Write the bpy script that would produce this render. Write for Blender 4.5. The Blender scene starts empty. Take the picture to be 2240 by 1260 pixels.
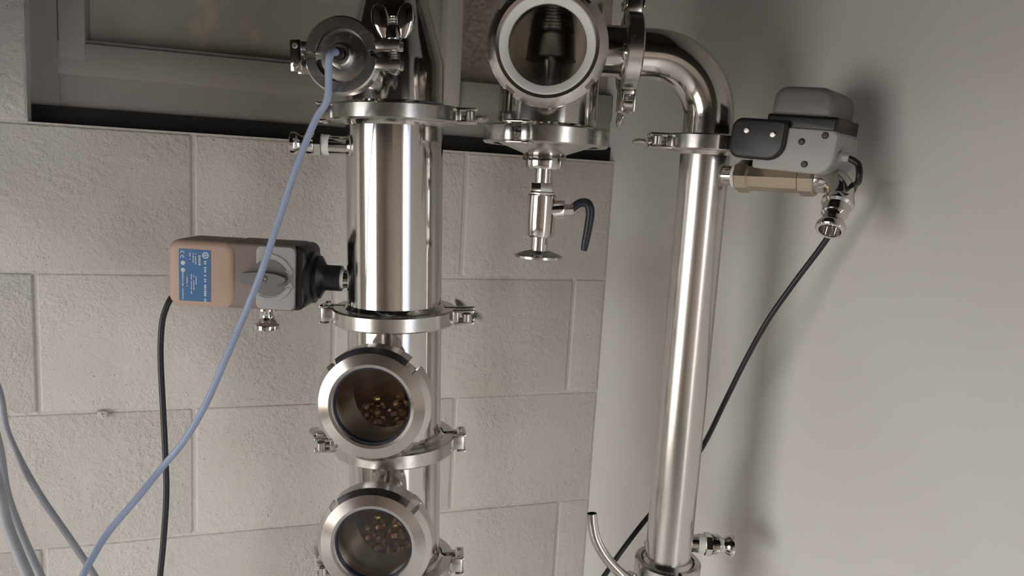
import bpy, bmesh, math, random
from mathutils import Vector, Matrix, Euler
random.seed(7)
PI = math.pi
S = bpy.context.scene
C = S.collection

# ------------------------------------------------------------------ camera
F_PX, ROLL, PITCH, YAW = 1643.0, .05737, .1439, .33436
CAM = Vector((-.117, -1.166, 1.562))
fw = Vector((math.sin(YAW)*math.cos(PITCH), math.cos(YAW)*math.cos(PITCH), -math.sin(PITCH)))
rt = Vector((math.cos(YAW), -math.sin(YAW), 0)); up = rt.cross(fw)
cr, sr = math.cos(ROLL), math.sin(ROLL)
R2 = rt*cr + up*sr; U2 = up*cr - rt*sr
cd = bpy.data.cameras.new('camera'); cam = bpy.data.objects.new('camera', cd); C.objects.link(cam)
cd.sensor_width = 36.0; cd.lens = F_PX/2240*36.0; cd.clip_start = .01
cam.matrix_world = Matrix(((R2.x, U2.x, -fw.x, CAM.x), (R2.y, U2.y, -fw.y, CAM.y), (R2.z, U2.z, -fw.z, CAM.z), (0, 0, 0, 1)))
S.camera = cam

# ------------------------------------------------------------------ sky and daylight
w = bpy.data.worlds.new('sky'); S.world = w; w.use_nodes = True
bg = w.node_tree.nodes['Background']
bg.inputs[0].default_value = (1.0, .992, .982, 1); bg.inputs[1].default_value = 1.0
def portal(name, loc, rot, sx, sy):
    l = bpy.data.lights.new(name, 'AREA'); l.shape = 'RECTANGLE'; l.size = sx; l.size_y = sy
    l.cycles.is_portal = True
    o = bpy.data.objects.new(name, l); C.objects.link(o); o.location = loc; o.rotation_euler = rot
portal('daylight_window', (-2.62, -1.5, 1.1), (0, -PI/2, 0), 1.6, 1.5)
portal('daylight_door', (.49, -2.15, .86), (0, PI/2, 0), 1.72, 1.7)
vs = S.view_settings
vs.view_transform = 'Standard'; vs.look = 'None'; vs.gamma = 1.0; vs.use_curve_mapping = False
vs.exposure = 3.3
S.cycles.max_bounces = 16; S.cycles.glossy_bounces = 12; S.cycles.diffuse_bounces = 5; S.cycles.transparent_max_bounces = 12

# ------------------------------------------------------------------ materials
def mat(name, col, rough=.5, metal=0., **k):
    m = bpy.data.materials.new(name); m.use_nodes = True
    b = m.node_tree.nodes['Principled BSDF']
    b.inputs['Base Color'].default_value = (*col, 1); b.inputs['Roughness'].default_value = rough
    b.inputs['Metallic'].default_value = metal
    for a, v in k.items(): b.inputs[a.replace('_', ' ')].default_value = v
    return m
def nd(m, typ, **props):
    n = m.node_tree.nodes.new(typ)
    for a, v in props.items(): setattr(n, a, v)
    return n
def lk(m, a, b): m.node_tree.links.new(a, b)
def bsdf(m): return m.node_tree.nodes['Principled BSDF']
def coords(m, scale=(1, 1, 1), kind='Object'):
    tc = nd(m, 'ShaderNodeTexCoord'); mp = nd(m, 'ShaderNodeMapping'); mp.inputs['Scale'].default_value = scale
    lk(m, tc.outputs[kind], mp.inputs[0]); return mp.outputs[0]
def noise(m, co, scale, detail=3, rough=.5):
    n = nd(m, 'ShaderNodeTexNoise'); n.inputs['Scale'].default_value = scale; n.inputs['Detail'].default_value = detail
    n.inputs['Roughness'].default_value = rough; lk(m, co, n.inputs['Vector']); return n.outputs['Fac']
def ramp(m, fac, stops):
    r = nd(m, 'ShaderNodeValToRGB'); e = r.color_ramp.elements
    while len(e) < len(stops): e.new(.5)
    for i, (p, c) in enumerate(stops): e[i].position = p; e[i].color = (*c, 1) if len(c) == 3 else c
    lk(m, fac, r.inputs[0]); return r.outputs[0]
def bump(m, h, strength, dist, prev=None):
    b = nd(m, 'ShaderNodeBump'); b.inputs['Strength'].default_value = strength; b.inputs['Distance'].default_value = dist
    lk(m, h, b.inputs['Height'])
    if prev: lk(m, prev, b.inputs['Normal'])
    return b.outputs[0]

M = {}
# painted concrete block: grainy relief with pits
m = M['block'] = mat('painted_block', (.70, .655, .60), .55)
co = coords(m, kind='Object'); geo = nd(m, 'ShaderNodeNewGeometry')
n1 = noise(m, geo.outputs['Position'], 95, 4, .6); n2 = noise(m, geo.outputs['Position'], 330, 3, .55)
n3 = noise(m, geo.outputs['Position'], 6, 2)
vo = nd(m, 'ShaderNodeTexVoronoi'); vo.inputs['Scale'].default_value = 110; lk(m, geo.outputs['Position'], vo.inputs['Vector'])
pit = ramp(m, vo.outputs['Distance'], [(.0, (0, 0, 0)), (.16, (1, 1, 1))])
msk = ramp(m, noise(m, geo.outputs['Position'], 22, 3), [(.42, (1, 1, 1)), (.6, (0, 0, 0))])
mx = nd(m, 'ShaderNodeMix', data_type='FLOAT'); lk(m, msk, mx.inputs[0]); lk(m, pit, mx.inputs[2]); mx.inputs[3].default_value = 1.
rg = ramp(m, noise(m, geo.outputs['Position'], 9, 3), [(.38, (.25, .25, .25)), (.62, (1, 1, 1))])
ml = nd(m, 'ShaderNodeMath', operation='MULTIPLY'); lk(m, n1, ml.inputs[0]); lk(m, rg, ml.inputs[1])
nrm = bump(m, ml.outputs[0], .75, .0050); nrm = bump(m, n2, .5, .0018, nrm); nrm = bump(m, mx.outputs[0], .8, .0018, nrm)
lk(m, nrm, bsdf(m).inputs['Normal'])
lk(m, ramp(m, n3, [(.3, (.66, .62, .57)), (.7, (.72, .69, .65))]), bsdf(m).inputs['Base Color'])
# smooth painted plasterboard
m = M['plaster'] = mat('painted_plaster', (.74, .72, .70), .6)
co = coords(m); lk(m, bump(m, noise(m, co, 60, 4), .08, .002), bsdf(m).inputs['Normal'])
lk(m, ramp(m, noise(m, co, 3, 3), [(.3, (.70, .68, .655)), (.7, (.76, .74, .73))]), bsdf(m).inputs['Base Color'])
M['dullwall'] = mat('unpainted_wall', (.68, .58, .49), .9)
M['blocker'] = mat('dark_blocker', (.05, .038, .03), .7)  # near-black, so the added overhead blocker also darkens reflections in the steel
M['doorscreen'] = mat('blue_grey_screen', (.16, .20, .28), .9)  # colour of the added screen that tints the doorway light
M['ceiling'] = mat('dark_ceiling', (.04, .034, .03), .9)
m = M['concrete'] = mat('concrete_floor', (.30, .28, .26), .8)
co = coords(m); lk(m, ramp(m, noise(m, co, 5, 5), [(.3, (.36, .34, .31)), (.7, (.48, .46, .43))]), bsdf(m).inputs['Base Color'])
# steels
def steel(name, col, rough, aniso=0., stretch=None, bs=.0):
    m = mat(name, col, rough, 1.0)
    if stretch:
        co = coords(m, stretch); n = noise(m, co, 1.0, 3)
        mr = nd(m, 'ShaderNodeMapRange'); mr.inputs[3].default_value = rough*.75; mr.inputs[4].default_value = rough*1.35
        lk(m, n, mr.inputs[0]); lk(m, mr.outputs[0], bsdf(m).inputs['Roughness'])
        if bs: lk(m, bump(m, n, bs, .0004), bsdf(m).inputs['Normal'])
    if aniso:
        bsdf(m).inputs['Anisotropic'].default_value = aniso
        t = nd(m, 'ShaderNodeTangent', direction_type='RADIAL', axis='Z'); lk(m, t.outputs[0], bsdf(m).inputs['Tangent'])
    return m
M['tube'] = steel('polished_tube_steel', (.64, .615, .59), .11, stretch=(40, 40, 900), bs=.02)
M['brush'] = steel('brushed_tube_steel', (.66, .635, .61), .20, aniso=.5, stretch=(60, 60, 1600), bs=.06)
M['clamp'] = steel('satin_cast_steel', (.58, .56, .54), .24, stretch=(180, 180, 180), bs=.08)
M['inside'] = steel('satin_inner_steel', (.80, .74, .68), .30)
M['nut'] = steel('turned_steel', (.64, .605, .585), .20, aniso=.75); bsdf(M['nut']).inputs['Anisotropic Rotation'].default_value = .25
M['chrome'] = steel('bright_steel', (.72, .70, .68), .07)
M['copper'] = steel('copper', (.86, .48, .30), .22)
M['brass'] = steel('brass', (.72, .52, .26), .16)
M['dullbrass'] = steel('dull_nickel_brass', (.52, .45, .34), .32)
M['thread'] = steel('threaded_steel', (.55, .53, .5), .3)
M['ptfe'] = mat('white_ptfe', (.80, .80, .78), .45)
M['rubber'] = mat('black_rubber', (.012, .013, .016), .4)
M['gasket'] = mat('blue_black_gasket', (.02, .025, .05), .3)
M['black'] = mat('black_plastic', (.014, .014, .015), .38)
M['tan'] = mat('tan_plastic', (.52, .37, .29), .5)
M['brown'] = mat('grey_brown_plastic', (.24, .185, .16), .45)
M['ltgrey'] = mat('light_grey_plastic', (.40, .385, .375), .4)
M['midgrey'] = mat('mid_grey_plastic', (.17, .165, .16), .45)
M['labelblue'] = mat('blue_label_print', (.05, .16, .36), .35)
M['print'] = mat('white_label_print', (.62, .66, .70), .5)
M['bluecable'] = mat('blue_grey_cable', (.33, .40, .56), .38)
M['greycable'] = mat('grey_cable', (.42, .425, .45), .45)
M['blackcable'] = mat('black_cable', (.016, .016, .018), .42)
M['handle'] = mat('blue_black_handle', (.010, .014, .022), .4)
M['frame'] = mat('grey_window_paint', (.36, .335, .315), .5)
M['mullion'] = mat('pale_window_paint', (.52, .50, .46), .5)
M['gap'] = mat('gap_shade', (.015, .014, .013), .9)
# clear glass: reflects by Fresnel, lets the rest through
def glass(name, tint, rough=.0, ior=1.5):
    m = bpy.data.materials.new(name); m.use_nodes = True; nt = m.node_tree; nt.nodes.clear()
    o = nt.nodes.new('ShaderNodeOutputMaterial'); mixn = nt.nodes.new('ShaderNodeMixShader')
    f = nt.nodes.new('ShaderNodeFresnel'); f.inputs[0].default_value = ior
    t = nt.nodes.new('ShaderNodeBsdfTransparent'); t.inputs[0].default_value = (*tint, 1)
    g = nt.nodes.new('ShaderNodeBsdfGlossy'); g.inputs['Roughness'].default_value = rough
    nt.links.new(f.outputs[0], mixn.inputs[0]); nt.links.new(t.outputs[0], mixn.inputs[1]); nt.links.new(g.outputs[0], mixn.inputs[2])
    nt.links.new(mixn.outputs[0], o.inputs[0]); return m
M['glass'] = glass('clear_sight_glass', (.97, .97, .96))
# dusty window pane and hammered pane
m = M['pane'] = mat('dusty_window_pane', (.2, .18, .16), .45)
co = coords(m)
st = ramp(m, noise(m, co, 7, 5, .6), [(.53, (0, 0, 0)), (.68, (1, 1, 1))])
base = ramp(m, noise(m, co, 2.5, 3), [(.3, (.44, .415, .365)), (.7, (.54, .525, .465))])
mxc = nd(m, 'ShaderNodeMix', data_type='RGBA'); lk(m, st, mxc.inputs[0]); lk(m, base, mxc.inputs[6]); mxc.inputs[7].default_value = (.74, .66, .46, 1)
lk(m, mxc.outputs[2], bsdf(m).inputs['Base Color'])
m = M['hammered'] = mat('hammered_window_pane', (.46, .40, .36), .35)
co = coords(m); vo = nd(m, 'ShaderNodeTexVoronoi', feature='SMOOTH_F1'); vo.inputs['Scale'].default_value = 130; lk(m, co, vo.inputs['Vector'])
lk(m, bump(m, vo.outputs['Distance'], .9, .004), bsdf(m).inputs['Normal'])

# ------------------------------------------------------------------ mesh helpers
class MB:
    def __init__(s): s.v = []; s.f = []
    def add(s, vs, fs, T=None):
        n = len(s.v)
        s.v += [tuple(T @ Vector(p)) if T else tuple(p) for p in vs]
        s.f += [tuple(i+n for i in q) for q in fs]; return s
    def box(s, c, d, T=None, bev=0., seg=2):
        bm = bmesh.new(); bmesh.ops.create_cube(bm, size=1.0)
        for v in bm.verts: v.co = Vector((v.co.x*d[0], v.co.y*d[1], v.co.z*d[2]))
        if bev: bmesh.ops.bevel(bm, geom=bm.edges[:], offset=bev, segments=seg, profile=.5, affect='EDGES')
        bm.verts.index_update()
        vs = [v.co + Vector(c) for v in bm.verts]; fs = [[v.index for v in f.verts] for f in bm.faces]; bm.free()
        return s.add(vs, fs, T)
    def lathe(s, prof, n=64, T=None, a0=0., a1=2*PI, closed=False, rfun=None, angs=None):
        """profile of (r, z); closed profile makes a ring body; partial sweeps are capped"""
        full = abs(a1-a0-2*PI) < 1e-6
        A = angs if angs else [a0+(a1-a0)*i/(n if full else n) for i in range(n if full else n+1)]
        P = len(prof); vs = []; fs = []
        for a in A:
            for j, (r, z) in enumerate(prof):
                rr = rfun(a, r, z) if rfun else r
                vs.append((rr*math.cos(a), rr*math.sin(a), z))
        L = len(A)
        for i in range(L if full else L-1):
            k = (i+1) % L
            for j in range(P if closed else P-1):
                q = (j+1) % P
                fs.append((i*P+j, k*P+j, k*P+q, i*P+q))
        if not full and closed:
            fs.append(tuple(range(P))[::-1]); fs.append(tuple((L-1)*P+j for j in range(P)))
        if full and not closed:
            if prof[0][0] > 1e-6 and prof[0][0] < 9: pass
        return s.add(vs, fs, T)
    def prism(s, poly, z0, z1, T=None):
        n = len(poly); vs = [(x, y, z0) for x, y in poly]+[(x, y, z1) for x, y in poly]
        fs = [tuple(range(n))[::-1], tuple(range(n, 2*n))]+[(i, (i+1) % n, n+(i+1) % n, n+i) for i in range(n)]
        return s.add(vs, fs, T)
    def tube(s, pts, r, n=16, cap=True, inner=None, T=None, rfun=None):
        pts = [Vector(p) for p in pts]; L = len(pts)
        t = [(pts[min(i+1, L-1)]-pts[max(i-1, 0)]).normalized() for i in range(L)]
        a = Vector((0, 0, 1)) if abs(t[0].z) < .9 else Vector((1, 0, 0))
        u = t[0].cross(a).normalized(); vs = []; fs = []
        fr = []
        for i in range(L):
            u = (u-t[i]*u.dot(t[i])).normalized(); fr.append((u.copy(), t[i].cross(u)))
        def rings(rad, flip):
            b = len(vs)
            for i in range(L):
                rr = rad*(rfun(i/(L-1)) if rfun else 1)
                for k in range(n):
                    th = 2*PI*k/n; vs.append(pts[i]+fr[i][0]*rr*math.cos(th)+fr[i][1]*rr*math.sin(th))
            for i in range(L-1):
                for k in range(n):
                    q = (b+i*n+k, b+i*n+(k+1) % n, b+(i+1)*n+(k+1) % n, b+(i+1)*n+k)
                    fs.append(q[::-1] if flip else q)
            return b
        b0 = rings(r, False)
        if inner:
            b1 = rings(inner, True)
            for k in range(n):
                fs.append((b0+k, b1+k, b1+(k+1) % n, b0+(k+1) % n)); e = (L-1)*n
                fs.append((b0+e+k, b0+e+(k+1) % n, b1+e+(k+1) % n, b1+e+k))
        elif cap:
            fs.append(tuple(range(b0, b0+n))[::-1]); fs.append(tuple(range(b0+(L-1)*n, b0+L*n)))
        return s.add(vs, fs, T)
    def mesh(s, name, sharp=35):
        me = bpy.data.meshes.new(name); me.from_pydata(s.v, [], s.f); me.validate()
        bm = bmesh.new(); bm.from_mesh(me); bmesh.ops.remove_doubles(bm, verts=bm.verts, dist=1e-6)
        bmesh.ops.recalc_face_normals(bm, faces=bm.faces[:]); bm.to_mesh(me); bm.free()
        me.polygons.foreach_set('use_smooth', [True]*len(me.polygons)); me.set_sharp_from_angle(angle=math.radians(sharp))
        return me
    def build(s, name, material, parent=None, sharp=35):
        me = s.mesh(name, sharp); me.materials.append(M[material]); return link(name, me, parent)
def link(name, data, parent=None):
    o = bpy.data.objects.new(name, data); C.objects.link(o)
    if parent: o.parent = parent
    return o
def tag(o, label, cat, group=None):
    o['label'] = label; o['category'] = cat
    if group: o['group'] = group
    return o
def thing(name, label, cat, loc=(0, 0, 0), rot=None, group=None):
    o = link(name, None); o.empty_display_size = .02
    o.location = loc
    if rot is not None:
        o.rotation_euler = rot.to_euler() if isinstance(rot, Matrix) else rot
    return tag(o, label, cat, group)
def struct(name, mb, material, parent=None):
    o = mb.build(name, material, parent)
    if parent is None: o['kind'] = 'structure'
    return o
def boolean(base, ops, sharp=35):
    """base, cutters: MB; ops: list of (kind, MB)"""
    o = link('tmp_base', base.mesh('tmp')); tmp = [o]
    for kind, mb in ops:
        c = link('tmp_cut', mb.mesh('tmpc')); tmp.append(c)
        md = o.modifiers.new('b', 'BOOLEAN'); md.operation = kind; md.object = c; md.solver = 'EXACT'
    dg = bpy.context.evaluated_depsgraph_get(); dg.update()
    me = bpy.data.meshes.new_from_object(o.evaluated_get(dg))
    for t in tmp: bpy.data.objects.remove(t)
    me.materials.clear()
    me.polygons.foreach_set('use_smooth', [True]*len(me.polygons)); me.set_sharp_from_angle(angle=math.radians(sharp))
    return me
def satin_inside(me, R, d=None, rb=0.):
    d = Vector(d).normalized() if d is not None else None
    me.materials.append(M['inside'])
    for p in me.polygons:
        c = p.center; ins = math.hypot(c.x, c.y) < R-.0012 and abs(p.normal.z) < .9
        if d is not None:
            al = c.dot(d)
            if al > R*.6 and (c-d*al).length < rb: ins = True
        if ins: p.material_index = 1
def spline(pts, sub=10):
    P = [Vector(p) for p in pts]; out = []
    for i in range(len(P)-1):
        a = P[max(i-1, 0)]; b = P[i]; c = P[i+1]; d = P[min(i+2, len(P)-1)]
        for k in range(sub):
            t = k/sub
            out.append(.5*((2*b)+(c-a)*t+(2*a-5*b+4*c-d)*t*t+(3*b-a-3*c+d)*t**3))
    out.append(P[-1]); return out
def axis_to(d, roll=0.):
    """matrix whose local +Z looks along d, local +Y as near world up as it gets"""
    z = Vector(d).normalized(); ref = Vector((0, 0, 1)) if abs(z.z) < .95 else Vector((0, 1, 0))
    x = ref.cross(z).normalized(); y = z.cross(x)
    T = Matrix((x, y, z)).transposed().to_4x4()
    return T @ Matrix.Rotation(roll, 4, 'Z')
def cylp(r, z0, z1, r_in=None, ch=.0006):
    """closed lathe profile: solid of revolution (r_in None) or pipe"""
    if r_in is None: return [(0, z0), (r-ch, z0), (r, z0+ch), (r, z1-ch), (r-ch, z1), (0, z1)]
    return [(r_in, z0), (r-ch, z0), (r, z0+ch), (r, z1-ch), (r-ch, z1), (r_in, z1)]
def solid(mb, r, z0, z1, n=48, T=None, ch=.0006): return mb.lathe(cylp(r, z0, z1, None, ch), n, T)
def pipe(mb, r, ri, z0, z1, n=64, T=None, ch=.0004): return mb.lathe(cylp(r, z0, z1, ri, ch), n, T, closed=True)

# ------------------------------------------------------------------ the room
XC = .46                                   # corner between block wall and plasterboard wall
WX0, WX1, WZ0, WZ1 = -.40, XC, 1.605, 2.30  # window opening in the block wall
XL, YB, ZT = -2.6, -4.5, 2.5
mb = MB().box((-1.05, -2.3, -.05), (3.4, 4.8, .1)); struct('floor', mb, 'concrete')
mb = MB().box((-1.05, -2.3, ZT+.05), (3.4, 4.8, .1)); struct('ceiling', mb, 'ceiling')
mb = MB().box((-1.05, YB-.05, ZT/2), (3.4, .1, ZT)); struct('wall_back', mb, 'dullwall')
# wall_right: plasterboard, with an open doorway towards the camera's back
mb = MB()
def slab_x(mb, x0, x1, y0, y1, z0, z1, bev=0.): mb.box(((x0+x1)/2, (y0+y1)/2, (z0+z1)/2), (x1-x0, y1-y0, z1-z0), bev=bev)
slab_x(mb, XC, XC+.1, -1.3, .25, 0, ZT); slab_x(mb, XC, XC+.1, YB, -3.0, 0, ZT); slab_x(mb, XC, XC+.1, -3.0, -1.3, 1.72, ZT)
struct('wall_right', mb, 'plaster')
# wall on the far left with a window opening
mb = MB()
slab_x(mb, XL-.1, XL, -.75, .1, 0, ZT); slab_x(mb, XL-.1, XL, YB, -2.25, 0, ZT)
slab_x(mb, XL-.1, XL, -2.25, -.75, 0, .3); slab_x(mb, XL-.1, XL, -2.25, -.75, 1.90, ZT)
struct('wall_side', mb, 'dullwall')
# unseen light blockers added overhead, left and behind the camera, shading the wall tops
mb = MB(); slab_x(mb, -1.6, -.6, -2.6, .0, 1.62, ZT); slab_x(mb, -.6, XC, -1.75, -1.40, 1.68, ZT)
struct('shade_blocker', mb, 'blocker')
mb = MB().box((2.3, -2.5, 1.5), (.2, 9, 3.2)); struct('door_light_screen', mb, 'doorscreen')  # unseen screen added outside the doorway to dim and blue its light
mb = MB().box((-1, -2.3, -.16), (60, 60, .1)); struct('ground', mb, 'concrete')

# wall_left: painted blocks 390 x 190 on a slightly recessed mortar body
wl = MB()
def slab_y(mb, x0, x1, z0, z1, y0=.0022, y1=.14): mb.box(((x0+x1)/2, (y0+y1)/2, (z0+z1)/2), (x1-x0, y1-y0, z1-z0))
slab_y(wl, XL, XC, 0, WZ0-.004); slab_y(wl, XL, WX0-.002, WZ0-.004, ZT); slab_y(wl, WX0-.002, XC, WZ1+.004, ZT)
wall_left = struct('wall_left', wl, 'block')
blockmesh = {}
def block(x0, x1, z0, z1):
    key = (round(x1-x0, 3), round(z1-z0, 3))
    if key not in blockmesh:
        b = MB(); b.box((0, .011, 0), (key[0]-.005, .022, key[1]-.004), bev=.003, seg=3)
        me = b.mesh('block', 60); me.materials.append(M['block']); blockmesh[key] = me
    o = link('block', blockmesh[key], wall_left)
    o.location = ((x0+x1)/2, random.uniform(-.0008, .0008), (z0+z1)/2)
for k in range(0, 12):
    z0, z1 = .2*k, .2*k+.2
    off = 0 if k % 2 == 0 else .2            # odd courses are shifted half a block
    x = XL - .2 + off - (0)
    xs = []
    j = -8
    while True:
        xa = .4*j + off
        if xa > XC: break
        xs.append((max(xa, XL), min(xa+.4, XC))); j += 1
    for xa, xb in xs:
        if xb-xa < .03: continue
        if z0 >= 1.59 and z1 <= 2.35:
            if xb <= WX0+.01: pass
            elif xa < WX0-.05: xb = WX0
            else: continue
        block(xa, xb, z0, z1)
# a paint-covered cable clip left on the bed joint
clip = thing('cable_clip', 'tiny paint-covered cable clip on the block joint at left', 'clip', (-.3206, -.002, 1.1965))
MB().box((0, 0, 0), (.013, .006, .010), bev=.0015).build('clip_body', 'block', clip)
MB().lathe(cylp(.0012, 0, .0016), 12, Matrix.Translation((0, -.003, .001)) @ Matrix.Rotation(PI/2, 4, 'X')).build('nail_head', 'thread', clip)

# window_1 in the block wall: outer frame, sash, mullion, two panes
win = link('window_1', None); win['kind'] = 'structure'; win.location = (0, 0, 0); win['label'] = 'brown-grey window high in the block wall'
YF = .028
mb = MB(); slab_y(mb, WX0-.004, XC, WZ0-.006, WZ0+.020, .022, .12); mb.build('gap_shade_strip', 'gap', win)  # near-black strip: shade of the gap under the frame put into colour
mb = MB(); slab_y(mb, WX0-.006, WX0+.030, WZ0+.002, WZ1+.006, YF, .12); slab_y(mb, WX0+.030, XC, WZ0+.018, WZ0+.064, YF+.002, .12); slab_y(mb, WX0+.03, XC, WZ1-.04, WZ1+.006, YF, .12)
mb.build('outer_frame', 'frame', win)
mb = MB()
mb.box((WX0+.0475, YF+.022, (1.667+WZ1)/2), (.033, .05, WZ1-1.667-.04), bev=.003)
mb.box((-.102, YF+.0225, 1.690), (.54, .05, .044), bev=.003)
mb.box((-.105, YF+.014, 1.7145), (.50, .02, .006), bev=.002)
mb.build('sash', 'frame', win)
mb = MB(); mb.box((.177, YF+.018, (1.655+WZ1)/2), (.026, .05, WZ1-1.655-.03), bev=.003); mb.build('mullion', 'mullion', win)
mb = MB(); mb.box((.325, YF+.022, 1.690), (.27, .05, .044), bev=.003); mb.build('sash_rail', 'frame', win)
mb = MB(); slab_y(mb, -.345, .168, 1.708, WZ1-.03, YF+.030, YF+.034); mb.build('pane', 'pane', win)['label'] = 'dusty brown-grey pane with pale blotches'
mb = MB(); slab_y(mb, .186, XC, 1.708, WZ1-.03, YF+.026, YF+.030); mb.build('pane', 'hammered', win)['label'] = 'hammered obscure glass pane'

# ------------------------------------------------------------------ still hardware builders
TILT = -.035
def colp(z): return Vector((.036-.035*(z-1.2), -.362, z))
COLROT = Euler((0, TILT, 0))
def hexa(mb, r, z0, z1, T=None):
    c = .0009; ang = [PI/6+PI/3*i for i in range(6)]
    pr = [(r*.9, z0), (r, z0+c), (r, z1-c), (r*.9, z1)]
    return mb.lathe([(0, z0)]+pr+[(0, z1)], 6, T, angs=None)
def ferrule_prof(rt_, z0, z1, ri, ro):
    """pipe with a tri-clamp ferrule at both ends"""
    e = .003; t = .0045
    return [(ri, z0), (ro, z0), (ro, z0+e), (rt_+.003, z0+e+t), (rt_, z0+e+t+.004), (rt_, z1-e-t-.004), (rt_+.003, z1-e-t), (ro, z1-e), (ro, z1), (ri, z1)]

def clamp(label, loc, rot, rl, ro, h, ang, wing=1, name='pipe_clamp', mat_='clamp', spin=.0, lugh=None):
    """two-piece pipe clamp: half rings with forked lugs, swing bolt, wing nut, hinge link. ang: where the bolt sits"""
    t = thing(name, label, 'clamp', loc, rot, 'steel pipe clamps on the still')
    lz = 0. if lugh is None else -(h-lugh)/2; H_ = h; hh_ = lugh or h
    prof = [(rl, h/2), (ro-.0016, h/2), (ro, h/2-.0016), (ro, -h/2+.0016), (ro-.0016, -h/2), (rl, -h/2), (rl+.005, -h*.28), (rl+.005, h*.28)]
    g = .0045/ro
    Rz = Matrix.Rotation(ang, 4, 'Z')
    for sg in (1, -1):
        mb = MB()
        a0, a1 = (g, PI-g) if sg > 0 else (PI+g, 2*PI-g)
        mb.lathe(prof, 40, Rz, a0, a1, closed=True)
        for zz in (1, -1):    # forked lug: an upper and a lower prong
            mb.box((ro+.007, sg*.0085, lz+zz*(hh_/2-.0022)), (.026, .0085, .0042), Rz, bev=.0012)
        mb.box((ro-.001, sg*.0085, lz), (.008, .0085, hh_*.92), Rz, bev=.001)
        mb.box((-ro-.004, sg*.0085, 0), (.013, .009, h*.94), Rz, bev=.0015)   # hinge knuckle
        mb.build('half_ring', mat_, t)
    mb = MB(); bt = Rz @ Matrix.Translation((ro+.0125, 0, lz)) @ Matrix.Rotation(-PI/2*wing, 4, 'X')
    L0, L1 = -.016, .034
    nth = 22; pr = [(0, L0)]
    for i in range(nth):
        z = L0+(L1-L0)*i/nth; dz = (L1-L0)/nth
        pr += [(.0033, z), (.0027, z+dz*.5)]
    pr += [(.003, L1), (0, L1)]
    mb.lathe(pr, 16, bt); mb.lathe(cylp(.0048, -.0045, .0045), 20, Rz @ Matrix.Translation((ro+.0125, -wing*.0125, lz)))
    mb.build('bolt', 'thread', t)
    wn = MB(); wn.lathe([(0, .0135), (.0075, .0135), (.0078, .0150), (.0062, .0240), (.0045, .0262), (0, .0262)], 24, bt)
    for sg in (1, -1):
        T = bt @ Matrix.Rotation(spin, 4, 'Z') @ Matrix.Translation((sg*.0112, 0, .0295)) @ Matrix.Rotation(sg*.20, 4, 'Y') @ Matrix.Scale(1.22, 4)
        wn.lathe([(0, -.0125), (.003, -.0115), (.0058, -.006), (.0072, .002), (.0058, .009), (.003, .0125), (0, .0135)], 20, T @ Matrix.Diagonal((1, .48, 1, 1)))
    wn.build('wing_nut', 'chrome', t)
    for zz in (1, -1):
        lp = MB(); lp.box((-ro-.007, 0, lz+zz*(h/2+.0006)), (.010, .028, .0022), Rz, bev=.0008); hl = lp.build('hinge_link', 'chrome', t)
    for sg in (1, -1):
        p = MB(); solid(p, .0027, -h/2-.0028, h/2+.0028, 16, Rz @ Matrix.Translation((-ro-.007, sg*.0088, 0))); p.build('hinge_pin', 'thread', hl)
    return t

def camlock(t, T, nip=.012, tape=True):
    """nipple, tape, hex nut and flared adapter along local +Z of T"""
    a = MB(); a.lathe([(0, -.006), (.0098, -.006), (.0098, nip), (0, nip)], 32, T); a.build('nipple', 'tube', t)
    z = nip
    if tape:
        b = MB(); b.lathe([(0, z-.001), (.0106, z-.001), (.0108, z+.003), (.0104, z+.0065), (0, z+.0065)], 32, T); b.build('thread_tape', 'ptfe', t); z += .006
    c = MB(); c.lathe([(0, z), (.0118, z), (.0130, z+.001), (.0130, z+.0075), (.0118, z+.0085), (0, z+.0085)], 6, T); hx = c.build('hex_nut', 'tube', t, 25)
    z += .0083
    d = MB(); d.lathe([(0, z), (.0113, z), (.0116, z+.0006), (.0116, z+.0075), (.0108, z+.0085), (.0090, z+.0100), (.0082, z+.0125), (.0084, z+.0145), (.0104, z+.0175), (.0117, z+.0195), (.0119, z+.0215), (.0119, z+.0235), (.0108, z+.0245), (.0085, z+.0240), (.0080, z+.012), (0, z+.012)], 40, T)
    d.build('hose_adapter', 'chrome', t)

def sight_nut(t, T, ro, ri, th, mat_='nut', slots=4, rot=.785):
    """slotted round union nut; front face at local z=0, body towards -z"""
    sw = .10
    angs = []
    for i in range(slots):
        b = rot+2*PI*i/slots
        angs += [b-sw, b-sw+.004]+[b-sw+.004+(2*sw-.008)*k/3 for k in (1, 2)]+[b+sw-.004, b+sw]
        nx = rot+2*PI*(i+1)/slots-sw
        angs += [b+sw+(nx-b-sw)*k/12 for k in range(1, 12)]
    def rf(a, r, z):
        d = (a-rot+PI/slots) % (2*PI/slots)-PI/slots
        if abs(d) < sw-.002 and r > ro-.009 and z < -.003: return min(r, ro-.0075)
        return r
    prof = [(ri, -.004), (ri, -.0010), (ri+.0012, .0006), (ri+.0042, .0010), (ro-.0052, -.0012), (ro-.0012, -.0052), (ro, -.0066), (ro, -th+.001), (ro-.001, -th), (ri+.002, -th)]
    mb = MB(); mb.lathe(prof, 0, None, closed=True, rfun=rf, angs=angs)
    o = mb.build('union_nut', mat_, t, 16); o.matrix_local = T
    return o

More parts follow.
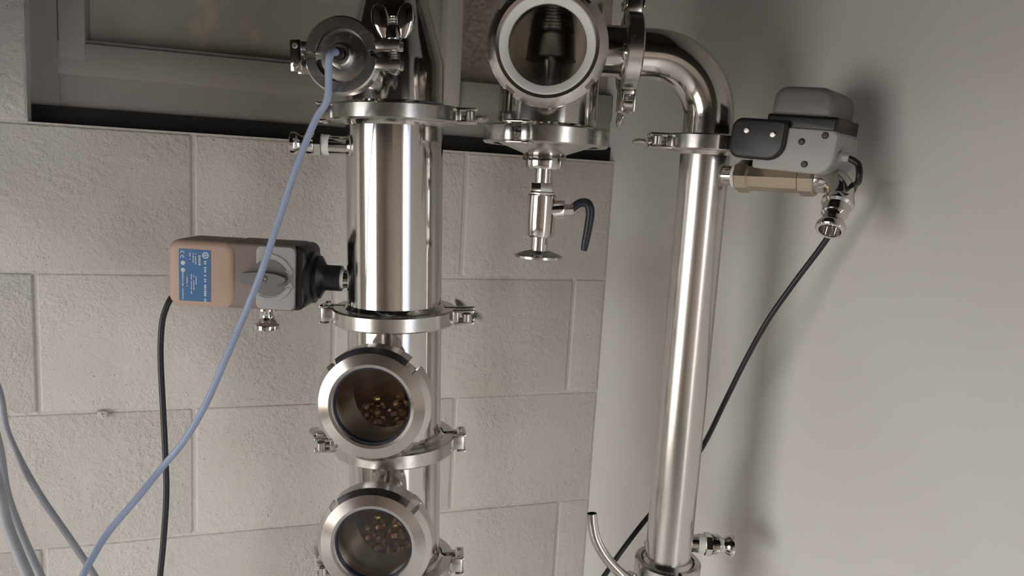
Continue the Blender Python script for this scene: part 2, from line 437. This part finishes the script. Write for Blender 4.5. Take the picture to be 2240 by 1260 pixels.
def bubble_plate(label, z):
    t = thing('bubble_plate', label, 'plate', colp(z), COLROT)
    mb = MB(); solid(mb, .0478, -.0008, .0008, 64); mb.build('plate', 'inside', t)
    spots = [(0, 0)]+[(.031*math.cos(a), .031*math.sin(a)) for a in [.3+PI*2/7*i for i in range(7)]]
    for x, y in spots:
        T = Matrix.Translation((x, y, .001)) @ Matrix.Diagonal((1.35, 1.35, 1.35, 1))
        p = MB(); p.lathe([(.0035, 0), (.0050, .0005), (.0050, .012), (.0072, .0125), (.0076, .020), (.0058, .0225), (0, .0232)], 20, T)
        c = p.build('bubble_cap', 'copper', t)
        q = MB(); q.lathe([(.0024, .023), (.0036, .0235), (.0036, .027), (.0022, .029), (0, .0294)], 6, T); q.build('cap_nut', 'brass', c)
    return t

def sight_tee(label, zc, z0, z1, th_dir, face, ro, ri, name='sight_glass_tee'):
    base = colp(zc)
    t = thing(name, label, 'sight glass', base, COLROT)
    R = .0508
    T = axis_to((math.cos(th_dir), math.sin(th_dir), 0))
    a = z0-zc; b = z1-zc
    body = MB().lathe([(0, a)]+[(.0595, a), (.0595, a+.0028), (R+.003, a+.0068), (R, a+.0105), (R, b-.0105), (R+.003, b-.0068), (.0595, b-.0028), (.0595, b)]+[(0, b)], 96)
    nb = MB(); nb.lathe([(0, 0), (.0405, 0), (.0405, face-.026), (.0470, face-.022), (.0470, face-.007), (0, face-.007)], 80, T)
    c1 = MB(); c1.lathe([(0, a-.01), (R-.002, a-.01), (R-.002, b+.01), (0, b+.01)], 96)
    c2 = MB(); c2.lathe([(0, .001), (.0385, .001), (.0385, face+.01), (0, face+.01)], 80, T)
    me = boolean(body, [('UNION', nb), ('DIFFERENCE', c1), ('DIFFERENCE', c2)])
    me.materials.append(M['tube']); satin_inside(me, R, T.to_3x3() @ Vector((0, 0, 1)), .0390); link('tee_body', me, t)
    sight_nut(t, T @ Matrix.Translation((0, 0, face)), ro, ri, .024, rot=.80)
    g = MB(); g.lathe([(ri-.0012, face-.007), (ri+.006, face-.007), (ri+.006, face-.0015), (ri-.0012, face-.0015)], 64, T, closed=True); g.build('gasket', 'gasket', t)
    g = MB(); solid(g, ri+.005, face-.0145, face-.0072, 64, T); g.build('glass', 'glass', t)
    return t
CAMANG = -1.75                 # heading from the column towards the camera
RIGHT = -.33                   # heading to the right as seen in the photograph

# ------------------------------------------------------------------ the column, bottom to top
Z3, Z2, Z1, Z0 = 1.1175, 1.2645, 1.409, 1.622
S1A = math.atan2(-.092, -.0395); S2A = math.atan2(-.1, -.040)
sight_tee('upper steel tee with round sight glass on the tall column', 1.3355, Z2+.001, Z1-.001, S1A, .100, .0585, .0385)
sight_tee('lower steel tee with round sight glass at the foot of the picture', 1.1935, Z3+.001, Z2-.001, S2A, .106, .0585, .0385)
bubble_plate('copper bubble-cap plate seen through the upper column sight glass', Z2+.004)
bubble_plate('copper bubble-cap plate seen through the lower column sight glass', Z3+.007)
# reflux tube with a hose fitting on its left
t = thing('reflux_tube', 'long polished steel tube of the column between two clamps', 'pipe', colp(1.515), COLROT)
mb = MB(); mb.lathe(ferrule_prof(.0508, Z1+.001-1.515, Z0-.001-1.515, .0488, .0595), 96, closed=True); mb.build('tube', 'tube', t)
camlock(t, Matrix.Translation((-.0488*.97, .0488*.24, 1.588-1.515)) @ axis_to((-.944, .25, .03)), nip=.020)
# reducer cone on top with the probe branch, and the pipe that carries on above the frame
PA = -PI/2-.42; POFF = Vector((-.0209, .0093, 0))
zc = 1.66
t = thing('reducer_cone', 'dark gleaming steel cone topping the column', 'reducer', colp(zc), COLROT)
body = MB().lathe([(0, Z0+.001-zc), (.0595, Z0+.001-zc), (.0595, Z0+.004-zc), (.0538, Z0+.008-zc), (.0508, Z0+.0115-zc), (.0508, .012), (.0500, .017), (.0262, .106), (.0254, .112), (.0254, .125), (0, .125)], 96)
PT = Matrix.Translation((POFF.x, POFF.y, .004)) @ axis_to((math.cos(PA), math.sin(PA), 0))
nb = MB(); nb.lathe([(0, .02), (.0190, .02), (.0190, .088), (.0215, .092), (.0252, .0952), (.0252, .0980), (0, .0980)], 64, PT)
me = boolean(body, [('UNION', nb)]); me.materials.append(M['tube']); link('cone_body', me, t)
top = colp(zc)
vx = Vector((.168, -.425, 0)); d = (vx-Vector((top.x, top.y, 0)))
pts = [(0, 0, .12), (0, 0, .165)]
L = d.length; dn = d.normalized(); rr = .06
for i in range(1, 11):
    a = PI/2*i/10; pts.append((dn.x*rr*(1-math.cos(a)), dn.y*rr*(1-math.cos(a)), .165+rr*math.sin(a)))
for i in range(0, 11):
    a = PI/2*i/10; s_ = L-rr+rr*math.sin(a); pts.append((dn.x*s_, dn.y*s_, .165+rr*math.cos(a)))
pts.append((d.x, d.y, .14))
MB().tube(pts, .0254, 40).build('vapour_pipe', 'tube', t)
# temperature probe: blanking cap, gland, cable
hd = Vector((math.cos(PA), math.sin(PA), 0))
pc = colp(zc+.004)+POFF+hd*.0985
t = thing('temperature_probe', 'steel probe cap held in the small clamp on the cone', 'probe', pc, axis_to(hd))
mb = MB(); mb.lathe([(0, 0), (.0252, 0), (.0252, .0025), (.0232, .0032), (.0120, .0032), (.0110, .0050), (.0104, .0100), (.0088, .0112), (.0060, .0112), (.0055, .0100), (0, .0100)], 64); mb.build('cap', 'clamp', t)
mb = MB(); solid(mb, .0052, .012, .020, 24); mb.build('gland', 'rubber', t)
mb = MB(); solid(mb, .0032, .0195, .024, 20); mb.build('sensor_sleeve', 'thread', t)
tip = pc+hd*.0235

# boiler that carries the column, just below the picture
bo = colp(0.)
t = thing('boiler', 'round steel boiler that the column stands on, below the picture', 'boiler', (bo.x, bo.y, 0))
mb = MB(); mb.lathe([(0, 0), (.125, 0), (.135, .012), (.135, .50), (.120, .54), (.07, .565), (0, .57)], 72); mb.build('kettle', 'brush', t)
mb = MB(); mb.lathe([(.0488, .55), (.0508, .55), (.0508, Z3-.012), (.0538, Z3-.008), (.0595, Z3-.004), (.0595, Z3-.001), (.0488, Z3-.001)], 72, Matrix.Rotation(TILT, 4, 'Y'), closed=True); mb.build('riser_pipe', 'tube', t)
# ------------------------------------------------------------------ clamps on the column
clamp('large pipe clamp right above the upper column sight glass', colp(Z1), COLROT, .0545, .0670, .0170, RIGHT+.02, wing=1, spin=.6)
clamp('large pipe clamp between the two column sight glasses', colp(Z2), COLROT, .0545, .0670, .0170, PI+RIGHT+.12, wing=-1)
clamp('large pipe clamp below the lower sight glass, lowest on the column', colp(Z3), COLROT, .0545, .0670, .0170, PI+RIGHT+.10, wing=-1)
clamp('large pipe clamp at the foot of the dark cone', colp(Z0), COLROT, .0545, .0670, .0165, RIGHT+.05, wing=1)
clamp('small round pipe clamp facing forward around the probe cap', colp(zc+.004)+POFF+hd*.0985, axis_to(hd), .0240, .0345, .0165, .06, wing=1)

# ------------------------------------------------------------------ vessel with the big sight glass
VX, VY = .168, -.425
zc = 1.690
t = thing('vapour_vessel', 'steel vessel with large white-gasketed sight glass at top centre', 'vessel', (VX, VY, zc))
R = .0508; a = 1.6085-zc; b = .105
VA = math.atan2(-.0915, -.0395); VT = axis_to((math.cos(VA), math.sin(VA), -.075))
PD = Vector((.157, -.050, 0)).normalized(); BT = Matrix.Translation((0, 0, .0065)) @ axis_to(PD)
face = .097
body = MB().lathe([(0, a), (.0595, a), (.0595, a+.003), (.0538, a+.007), (R, a+.0105), (R, b-.03), (.044, b-.012), (.030, b), (0, b+.004)], 96)
nb = MB(); nb.lathe([(0, 0), (.0425, 0), (.0425, face-.030), (.0535, face-.026), (.0535, face-.010), (0, face-.010)], 80, VT)
nc = MB(); nc.lathe([(0, 0), (.0254, 0), (.0254, .069), (.0285, .0735), (.0320, .0765), (.0320, .0795), (0, .0795)], 64, BT)
c1 = MB(); c1.lathe([(0, a+.004), (R-.002, a+.004), (R-.002, b-.031), (.042, b-.014), (0, b-.004)], 96)
c2 = MB(); c2.lathe([(0, .001), (.040, .001), (.040, face+.01), (0, face+.01)], 80, VT)
me = boolean(body, [('UNION', nb), ('UNION', nc), ('DIFFERENCE', c1), ('DIFFERENCE', c2)]); me.materials.append(M['tube']); satin_inside(me, R, VT.to_3x3() @ Vector((0, 0, 1)), .0405); link('vessel_body', me, t)
sight_nut(t, VT @ Matrix.Translation((0, 0, face)), .0550, .0425, .026, rot=.9)
g = MB(); g.lathe([(.0356, face-.010), (.0440, face-.010), (.0440, face-.0005), (.0425, face+.0005), (.0372, face-.002), (.0356, face-.004)], 72, VT, closed=True); g.build('white_gasket', 'ptfe', t)
g = MB(); solid(g, .0400, face-.0165, face-.0085, 64, VT); g.build('glass', 'glass', t)
# ridged bell and pipe inside
n_ = 13; pr = [(0, .066), (.010, .0655), (.0135, .063)]
for i in range(n_):
    z = .060-i*.0032; r0 = .0145+.0085*i/n_
    pr += [(r0+.0012, z), (r0, z-.0016)]
pr += [(.0240, .015), (.0250, -.004), (.0262, -.006), (.0120, -.007), (.0120, -.070), (0, -.070)]
MB().lathe(pr, 40).build('ridged_bell', 'nut', t)
clamp('large pipe clamp under the big sight-glass vessel', (VX, VY, 1.607), Euler((0, 0, 0)), .0545, .0650, .0180, math.radians(47), wing=1)

# drain: reducer, nipple, ball valve, ferrule
t = thing('drain_valve', 'small ball valve with hanging lever below the big vessel', 'valve', (VX, VY, 1.60))
def zr(z): return z-1.60
mb = MB(); mb.lathe([(0, zr(1.6075)), (.0595, zr(1.6075)), (.0595, zr(1.6045)), (.0520, zr(1.600)), (.024, zr(1.590)), (.0205, zr(1.588)), (0, zr(1.588))], 64); mb.build('reducer', 'clamp', t)
mb = MB(); mb.lathe([(0, zr(1.590)), (.0215, zr(1.590)), (.0225, zr(1.5885)), (.0225, zr(1.5755)), (.0215, zr(1.574)), (0, zr(1.574))], 48); mb.build('collar', 'tube', t)
mb = MB(); solid(mb, .0093, zr(1.553), zr(1.575), 32); mb.build('nipple', 'tube', t)
mb = MB(); mb.lathe([(0, zr(1.560)), (.0120, zr(1.560)), (.0125, zr(1.559)), (.0125, zr(1.551)), (.0140, zr(1.5495)), (.0140, zr(1.547)), (0, zr(1.547))], 6); mb.build('hex_union', 'tube', t, 25)
mb = MB(); mb.lathe([(0, zr(1.548)), (.0140, zr(1.548)), (.0152, zr(1.5465)), (.0152, zr(1.520)), (.0148, zr(1.506)), (.0130, zr(1.503)), (0, zr(1.503))], 48)
sd = Vector((.88, -.42, .1)).normalized(); ST = Matrix.Translation((0, 0, zr(1.531))) @ axis_to(sd)
mb.lathe([(0, 0), (.0095, 0), (.0095, .024), (.0088, .025), (0, .025)], 24, ST); mb.lathe([(0, .0245), (.0062, .0245), (.0062, .034), (0, .034)], 6, ST); mb.build('valve_body', 'tube', t)
hp = [Vector((0, 0, zr(1.531)))+sd*.031, Vector((0, 0, zr(1.537)))+sd*.040, Vector((0, 0, zr(1.536)))+sd*.048, Vector((0, 0, zr(1.527)))+sd*.0515, Vector((0, 0, zr(1.510)))+sd*.0505, Vector((0, 0, zr(1.494)))+sd*.0485, Vector((0, 0, zr(1.487)))+sd*.0478]
MB().tube(spline(hp, 8), .0042, 14, rfun=lambda u: .8+.35*math.sin(PI*min(1, .15+u*.85))).build('lever', 'handle', t)
mb = MB(); solid(mb, .0092, zr(1.486), zr(1.505), 32); mb.build('outlet_pipe', 'tube', t)
mb = MB(); mb.lathe([(0, zr(1.489)), (.0105, zr(1.489)), (.0225, zr(1.4852)), (.0252, zr(1.4835)), (.0252, zr(1.4812)), (.010, zr(1.4805)), (0, zr(1.4805))], 56); mb.build('ferrule', 'clamp', t)

# ------------------------------------------------------------------ pipe over to the condenser
CX, CY = .328, -.475
P0 = Vector((VX, VY, 1.6965))+PD*.0805
PE = Vector((CX, CY, 1.6965))
Re = .062
p1 = PE-PD*Re
pts = [P0]
pts += [P0.lerp(p1, i/6) for i in range(1, 6)]
for i in range(0, 17):
    a = PI/2*i/16; pts.append(p1+PD*Re*math.sin(a)+Vector((0, 0, -Re*(1-math.cos(a)))))
pts.append(Vector((CX, CY, 1.615)))
t = thing('elbow_pipe', 'dark polished elbow pipe bending from vessel down to the condenser', 'pipe', P0)
mb = MB(); mb.tube([p-P0 for p in pts], .0254, 48, inner=.0236); mb.build('elbow', 'tube', t)
mb = MB(); mb.lathe([(.0236, 0), (.0320, 0), (.0320, .003), (.0285, .006), (.0250, .009), (.0236, .009)], 48, axis_to(PD), closed=True); mb.build('inlet_ferrule', 'tube', t)
mb = MB(); mb.lathe([(.0236, 0), (.0320, 0), (.0320, .003), (.0285, .006), (.0250, .009), (.0236, .009)], 48, Matrix.Translation(Vector((CX, CY, 1.6105))-P0), closed=True); mb.build('outlet_ferrule', 'tube', t)
clamp('narrow dark pipe clamp edge-on around the elbow pipe', P0, axis_to(PD), .0285, .0400, .0165, PI/2*3, wing=1)

# ------------------------------------------------------------------ condenser
zc = 1.38
t = thing('condenser', 'slim upright brushed steel condenser tube near the smooth wall', 'condenser', (CX, CY, zc))
mb = MB(); mb.lathe(ferrule_prof(.0254, 1.139-zc, 1.6095-zc, .0236, .0320), 80, closed=True); mb.build('tube', 'brush', t)
camlock(t, Matrix.Translation((.0235, -.008, 1.168-zc)) @ axis_to((.93, -.36, 0)), nip=.008)
clamp('pipe clamp joining the elbow pipe to the condenser top', (CX, CY, 1.610), Euler((0, 0, 0)), .0285, .0400, .0165, PI+RIGHT-.05, wing=-1)
cl = clamp('pipe clamp around the bottom of the slim condenser', (CX, CY, 1.134), Euler((0, 0, 0)), .0300, .0368, .0270, math.radians(-102), wing=1, lugh=.0150)
# outlet below with a bent breather tube
t = thing('outlet_elbow', 'steel outlet beneath the condenser with thin bent breather tube', 'pipe', (CX, CY, 1.13))
mb = MB(); mb.lathe([(.0225, .0075), (.0320, .0075), (.0320, .0045), (.0285, .0005), (.0254, -.003), (.0254, -.06), (.018, -.075), (.0125, -.085), (.0125, -.14), (.010, -.14), (.010, -.08), (.0225, -.05)], 56, closed=True); mb.build('outlet_body', 'tube', t)
bp = [(.2375, -.4569, 1.2020), (.2388, -.4590, 1.1890), (.2420, -.4620, 1.1745), (.2485, -.4668, 1.1610), (.2575, -.4715, 1.1490), (.2670, -.4760, 1.1395), (.2790, -.4790, 1.1300), (.2950, -.4790, 1.1200), (.3060, -.4780, 1.1090)]
bp = [Vector(p)-Vector((CX, CY, 1.13)) for p in bp]
mb = MB(); mb.tube(spline(bp, 6), .0059, 24, inner=.0050); mb.build('breather_tube', 'tube', t)
mb = MB(); mb.lathe([(.0060, -.004), (.0092, -.004), (.0097, -.003), (.0097, .003), (.0060, .004)], 32, Matrix.Translation(bp[6]) @ axis_to(bp[5]-bp[7]), closed=True); mb.build('tube_collar', 'clamp', t)

# ------------------------------------------------------------------ motorised valve on the left of the column
AX = Vector((-.944, .328, 0)).normalized()          # runs from the column out to the left
o = colp(1.4445)
# local frame: x to the right in the picture, y up, z towards the camera
fx = -AX; fz = Vector((fx.y, -fx.x, 0)); fz = fz if fz.y < 0 else -fz
T = Matrix((fx, Vector((0, 0, 1)), fz)).transposed().to_4x4()
t = thing('motor_valve', 'boxy motorised valve with blue label on the left of the column', 'valve', o, T)
def rrect(x0, x1, y0, y1, r, n=6, rs=None):
    rs = rs or (r, r, r, r); out = []
    for (cx, cy, sx, sy, a0), q in zip(((x1, y1, -1, -1, 0), (x0, y1, 1, -1, PI/2), (x0, y0, 1, 1, PI), (x1, y0, -1, 1, 3*PI/2)), rs):
        for i in range(n+1):
            a = a0+PI/2*i/n; out.append((cx+sx*q+q*math.cos(a), cy+sy*q+q*math.sin(a)))
    return out
def bevprism(mb, poly, z0, z1, b, T=None, back=False):
    """extruded outline with a rounded front edge"""
    cx = sum(p[0] for p in poly)/len(poly); cy = sum(p[1] for p in poly)/len(poly)
    xs = [p[0] for p in poly]; ys = [p[1] for p in poly]; hw = (max(xs)-min(xs))/2; hh = (max(ys)-min(ys))/2
    mx_, my_ = (max(xs)+min(xs))/2, (max(ys)+min(ys))/2
    def ins(d): return [(mx_+(x-mx_)*(1-d/hw), my_+(y-my_)*(1-d/hh)) for x, y in poly]
    lay = [(z0, b if back else 0)] + ([(z0+b, 0)] if back else []) + [(z1-b, 0), (z1-b*.62, b*.08), (z1-b*.3, b*.3), (z1-b*.08, b*.62), (z1, b)]
    n = len(poly); vs = []; fs = []
    for z, dd in lay: vs += [(x, y, z) for x, y in ins(dd)]
    for k in range(len(lay)-1):
        for i in range(n): fs.append((k*n+i, k*n+(i+1) % n, (k+1)*n+(i+1) % n, (k+1)*n+i))
    fs.append(tuple(range(n))[::-1]); fs.append(tuple((len(lay)-1)*n+i for i in range(n)))
    return mb.add(vs, fs, T)
ZF = .026
H = .0352
yo = .0005
mb = MB(); bevprism(mb, rrect(-.2345, -.163, yo-H, yo+H, .012), -.034, ZF+.003, .007, back=True); mb.build('housing_cover', 'tan', t)
mb = MB(); bevprism(mb, rrect(-.176, -.100, yo-H, yo+H, .006), -.034, ZF, .004); mb.build('housing_base', 'brown', t)
mb = MB(); bevprism(mb, rrect(-.104, -.0905, yo-H*.98, yo+H*.98, .010, rs=(.010, .002, .002, .010)), -.034, ZF-.002, .004); mb.build('end_cap', 'black', t)
mb = MB(); bevprism(mb, rrect(-.1415, -.1005, yo-H*.95, yo+H*.95, .006), ZF-.004, ZF+.0022, .0012); fp = mb.build('front_plate', 'ltgrey', t)
# round recess, curved arrows, pointer knob and screw
kx = -.1275
K = Matrix.Translation((kx, yo, ZF+.0022))
mb = MB(); mb.lathe([(0, .0008), (.0195, .0008), (.0195, 0), (0, 0)], 48, K); mb.build('dial', 'midgrey', t)
for sg in (1, -1):
    mb = MB(); a0, a1 = (.35, 2.1) if sg > 0 else (-2.1, -.35)
    mb.lathe([(.0210, 0), (.0255, 0), (.0255, .0014), (.0210, .0014)], 24, K, a0, a1, closed=True)
    ah = .35*sg; px, py = .0232*math.cos(ah), .0232*math.sin(ah)
    mb.prism([(px+.004, py+sg*.0015), (px-.005, py+sg*.001), (px+.0012, py-sg*.006)][::sg], 0, .0014, K)
    mb.build('arrow', 'ltgrey', t)
mb = MB(); mb.prism([(-.0250, .0050), (-.0270, 0), (-.0250, -.0055), (-.006, -.0085), (.010, -.0065), (.0185, -.0025), (.0205, 0), (.0185, .0028), (.010, .0055), (-.006, .0072)], 0, .0105, K)
kn = mb.build('pointer_knob', 'midgrey', t)
mb = MB(); mb.lathe([(0, .0105), (.0046, .0105), (.0046, .0118), (.0036, .0128), (0, .0130)], 24, K @ Matrix.Translation((-.004, 0, 0))); mb.build('screw', 'chrome', kn)
# blue label, print as thin marks
lx0, lx1, ly0, ly1 = -.2215, -.1885, -.0285, .0262
mb = MB(); mb.box(((lx0+lx1)/2, (ly0+ly1)/2, ZF+.0031), (lx1-lx0, ly1-ly0, .0006)); lab = mb.build('label', 'labelblue', t)
zl = ZF+.00345
def row(x, y0, y1, hgt, pitch, fill=.72, seed=0):
    rnd = random.Random(seed); mb = MB(); y = y1
    while y > y0:
        l = pitch*(fill+rnd.uniform(-.12, .12)); hh = hgt*rnd.uniform(.7, 1.0)
        if rnd.random() > .12: mb.box((x, y-l/2, zl), (hh, l, .0002))
        y -= pitch
    return mb
row(lx1-.0055, ly0+.001, ly1-.0115, .0026, .0021, seed=1).build('print', 'print', lab)
row(lx1-.0115, .010, ly1-.004, .0024, .0021, seed=2).build('print', 'print', lab)
for i, (x, a, b) in enumerate(((-.0155, .011, .022), (-.0180, .012, .0225), (-.0215, .016, .0225), (-.0150, -.010, -.002), (-.0175, -.016, -.0005), (-.0200, -.020, .000), (-.0245, -.013, -.003))):
    row(lx1+x, a, b, .0013, .0015, seed=3+i).build('print', 'print', lab)
row(lx0+.0040, ly0+.002, .001, .0014, .0018, seed=20).build('print', 'print', lab)
mb = MB(); mb.lathe([(.0022, -.0001), (.0034, -.0001), (.0034, .0001), (.0022, .0001)], 28, Matrix.Translation((lx1-.0052, ly1-.0056, zl)), closed=True)
mb.box((lx1-.0052, ly1-.0056, zl), (.0040, .0007, .0002)); mb.box((lx1-.0052, ly1-.0056, zl), (.0007, .0030, .0002)); mb.build('emblem', 'print', lab)
for yy in (.0115, .0040):
    mb = MB(); solid(mb, .0023, -.0001, .0001, 24, Matrix.Translation((lx0+.0042, yy, zl)), ch=.00001); mb.build('emblem', 'print', lab)
# the CE mark, turned a quarter clockwise
for i, yy in enumerate((ly1-.0040, ly1-.0085)):
    mb = MB(); mb.lathe([(.0013, -.0001), (.0021, -.0001), (.0021, .0001), (.0013, .0001)], 20, Matrix.Translation((lx0+.0036, yy, zl)), -.25*PI+.4, 1.25*PI-.4, closed=True)
    if i: mb.box((lx0+.0044, yy, zl), (.0017, .0006, .0002))
    mb.build('ce_mark', 'print', lab)
# neck to the column: stepped collar, black sleeve, pipe
X = Matrix.Rotation(PI/2, 4, 'Y')
mb = MB(); mb.lathe([(0, -.092), (.0290, -.092), (.0285, -.086), (.0235, -.085), (.0235, -.081), (.0150, -.076), (.0140, -.074), (.0140, -.058), (0, -.058)], 40, Matrix.Translation((0, 0, -.002)) @ X); mb.build('neck', 'black', t)
mb = MB(); mb.lathe([(0, -.062), (.0108, -.062), (.0112, -.056), (.0105, -.0545), (0, -.0545)], 32, X); mb.build('thread_tape', 'ptfe', t)
mb = MB(); mb.lathe([(0, -.056), (.0100, -.056), (.0100, -.047), (0, -.047)], 32, X); mb.build('nipple', 'tube', t)
# hose adapter pointing down under the box
DT = Matrix.Translation((-.139, yo-H+.003, -.004)) @ Matrix.Rotation(PI/2, 4, 'X')
mb = MB(); mb.lathe([(0, -.004), (.0118, -.004), (.0118, .008), (.0106, .009), (.0090, .0105), (.0080, .013), (.0082, .016), (.0106, .0215), (.0136, .0235), (.0140, .0245), (.0140, .0285), (.0128, .0298), (.0105, .0298), (.0100, .020), (0, .020)], 48, DT)
mb.build('hose_adapter', 'chrome', t)

# ------------------------------------------------------------------ motorised valve on the condenser
d2 = Vector((.51, -.86, 0)).normalized()
fz2 = Vector((d2.y, -d2.x, 0)).normalized(); fz2 = fz2 if fz2.y < 0 else -fz2
o2 = Vector((CX, CY, 1.578))
T2 = Matrix((d2, Vector((0, 0, 1)), fz2)).transposed().to_4x4()
t = thing('motor_valve', 'grey motorised valve with black bracket at right of the condenser', 'valve', o2, T2)
TR = Matrix.Translation((.095, .03, 0)) @ Matrix.Rotation(-.07, 4, 'Z') @ Matrix.Translation((-.095, -.03, 0))
def pl(mb, poly, z0, z1, b): return bevprism(mb, poly, z0, z1, b, TR)
pl(MB(), rrect(.074, .132, .056, .084, .008, rs=(.016, .012, .002, .002)), -.030, .026, .006).build('lid', 'midgrey', t)
pl(MB(), rrect(.072, .138, .044, .058, .002), -.032, .028, .003).build('seal_band', 'black', t)
pl(MB(), rrect(.066, .141, .006, .046, .005, rs=(.006, .001, .003, .016)), -.030, .0305, .0015).build('base_plate', 'ltgrey', t)
pl(MB(), rrect(.042, .096, .014, .052, .005, rs=(.004, .010, .010, .016)), -.022, .036, .003).build('bracket', 'black', t)
for x, y in ((.058, .040), (.084, .038), (.110, .034), (.130, .041), (.116, .014)):
    zz = .036 if x < .09 else .0305
    mb = MB(); mb.lathe([(0, -.001), (.0030, -.001), (.0030, .0010), (.0022, .0017), (0, .0018)], 18, TR @ Matrix.Translation((x, y, zz))); mb.build('screw', 'thread' if x < .09 else 'rubber', t)
mb = MB()
mb.lathe([(0, .024), (.0100, .024), (.0100, .036), (0, .036)], 32, X); mb.build('nipple', 'tube', t)
mb = MB(); mb.lathe([(0, .0345), (.0118, .0345), (.0118, .0395), (0, .0395)], 32, X); mb.build('thread_tape', 'ptfe', t)
mb = MB(); mb.lathe([(0, .039), (.0150, .039), (.0165, .041), (.0165, .052), (.0140, .054), (.0140, .102), (.0165, .104), (.0165, .116), (.0150, .118), (0, .118)], 8, X); mb.build('valve_body', 'dullbrass', t, 25)
ep = [Vector((.115, 0, 0)), Vector((.126, 0, .001)), Vector((.136, -.003, .004)), Vector((.142, -.010, .009)), Vector((.144, -.020, .016))]
MB().tube(spline(ep, 8), .0128, 28).build('elbow', 'tube', t)
CT = Matrix.Translation((.1437, -.018, .0145)) @ axis_to((.06, -.80, .60))
mb = MB(); mb.lathe([(0, 0), (.0135, 0), (.0142, .001), (.0142, .006), (.0130, .007), (.0118, .008), (.0118, .017), (.0100, .0195), (.0092, .022), (.0098, .025), (.0125, .0285), (.0130, .030), (.0130, .034), (.0120, .035), (.0098, .035), (.0094, .012), (0, .012)], 40, CT); mb.build('hose_adapter', 'chrome', t)
GT = TR @ Matrix.Translation((.140, .024, .016)) @ X
mb = MB(); mb.lathe([(0, -.002), (.0055, -.002), (.0055, .003), (.0042, .004), (.0042, .010), (0, .010)], 20, GT); mb.build('cable_gland', 'ltgrey', t)
gl = o2 + T2.to_3x3() @ (GT @ Vector((0, 0, .008)))

# ------------------------------------------------------------------ cables
def cable(name, label, pts, r, material, group=None, n=14):
    P = [Vector(p) for p in pts]; o = P[-1]
    ob = MB().tube([p-o for p in spline(P, 10)], r, n).build(name, material)
    ob.location = o; return tag(ob, label, 'cable', group)
cable('probe_cable', 'pale blue-grey cable running from the probe cap down to lower left', [tuple(tip-hd*.002), tuple(tip+hd*.006+Vector((0, 0, -.001))), tuple(tip+hd*.010+Vector((-.002, 0, -.010))), (-.0555, -.4504, 1.6247), (-.0648, -.4394, 1.6055), (-.0799, -.4298, 1.5639), (-.0953, -.4218, 1.5117), (-.1112, -.419, 1.4588), (-.1275, -.4149, 1.4138), (-.1397, -.4154, 1.3827), (-.1519, -.416, 1.3517), (-.1641, -.416, 1.3236), (-.1805, -.4148, 1.2945), (-.199, -.4121, 1.27), (-.2201, -.4195, 1.2437), (-.2426, -.4265, 1.2172), (-.2546, -.4359, 1.1985), (-.2641, -.4463, 1.1785), (-.275, -.46, 1.14), (-.30, -.48, .95), (-.31, -.47, .5), (-.30, -.46, .03), (-.22, -.44, .006)], .0033, 'bluecable')
cable('power_cable', 'black power cable hanging from the left motorised valve', [(-.186, -.288, 1.424), (-.1990, -.3005, 1.4180), (-.2079, -.3039, 1.3974), (-.2105, -.3068, 1.3731), (-.2103, -.3113, 1.3443), (-.2076, -.3195, 1.2963), (-.205, -.3278, 1.2483), (-.2038, -.3341, 1.2099), (-.2062, -.3407, 1.1616), (-.2096, -.3458, 1.1205), (-.212, -.349, 1.08), (-.22, -.35, .8), (-.215, -.34, .3), (-.2, -.33, .03), (-.12, -.30, .006)], .0031, 'blackcable')
cable('power_cable', 'black power cable slanting from the right motorised valve behind the condenser', [tuple(gl), tuple(gl+d2*.010+Vector((0, 0, -.006))), tuple(gl+d2*.012+Vector((0, 0, -.020))), (.4224, -.5869, 1.5725), (.4205, -.5793, 1.5481), (.4163, -.5615, 1.5152), (.4078, -.538, 1.475), (.3945, -.5188, 1.4307), (.3875, -.4972, 1.3811), (.3816, -.4765, 1.3287), (.3762, -.4516, 1.2693), (.3555, -.4364, 1.2172), (.3242, -.4315, 1.1781), (.2904, -.4405, 1.1474), (.2627, -.4464, 1.1162), (.2351, -.452, 1.0867), (.205, -.455, .95), (.20, -.45, .4), (.22, -.44, .03), (.30, -.42, .006)], .0029, 'blackcable')
cable('grey_cable', 'grey cable at lower left, rightmost and thinnest of the three', [(-.66, -.08, 1.625), (-.62, -.09, 1.56), (-.47, -.15, 1.44), (-.415, -.175, 1.37), (-.4064, -.1816, 1.3269), (-.3913, -.1932, 1.2854), (-.3841, -.2017, 1.2465), (-.3679, -.2129, 1.2097), (-.3449, -.227, 1.1702), (-.3148, -.2441, 1.127), (-.2858, -.2609, 1.0832), (-.26, -.28, 1.04), (-.2, -.32, .8), (-.19, -.33, .3), (-.2, -.33, .006)], .0037, 'greycable', 'grey cables at lower left')
cable('grey_cable', 'grey cable at lower left, middle one of the three', [(-.69, -.10, 1.625), (-.65, -.11, 1.54), (-.46, -.18, 1.40), (-.400, -.206, 1.32), (-.3944, -.2156, 1.2721), (-.3844, -.2262, 1.2257), (-.3773, -.2353, 1.1821), (-.3615, -.2475, 1.1386), (-.3399, -.2623, 1.0909), (-.318, -.28, 1.045), (-.25, -.32, .8), (-.235, -.34, .3), (-.24, -.34, .006)], .0048, 'greycable', 'grey cables at lower left')
cable('grey_cable', 'grey cable nearest the lower left corner of the picture', [(-.72, -.12, 1.625), (-.68, -.13, 1.53), (-.47, -.20, 1.38), (-.402, -.232, 1.30), (-.3923, -.2412, 1.2491), (-.3777, -.2552, 1.1908), (-.369, -.2638, 1.1548), (-.3459, -.2804, 1.099), (-.325, -.296, 1.05), (-.29, -.33, .8), (-.275, -.35, .3), (-.28, -.35, .006)], .0058, 'greycable', 'grey cables at lower left')
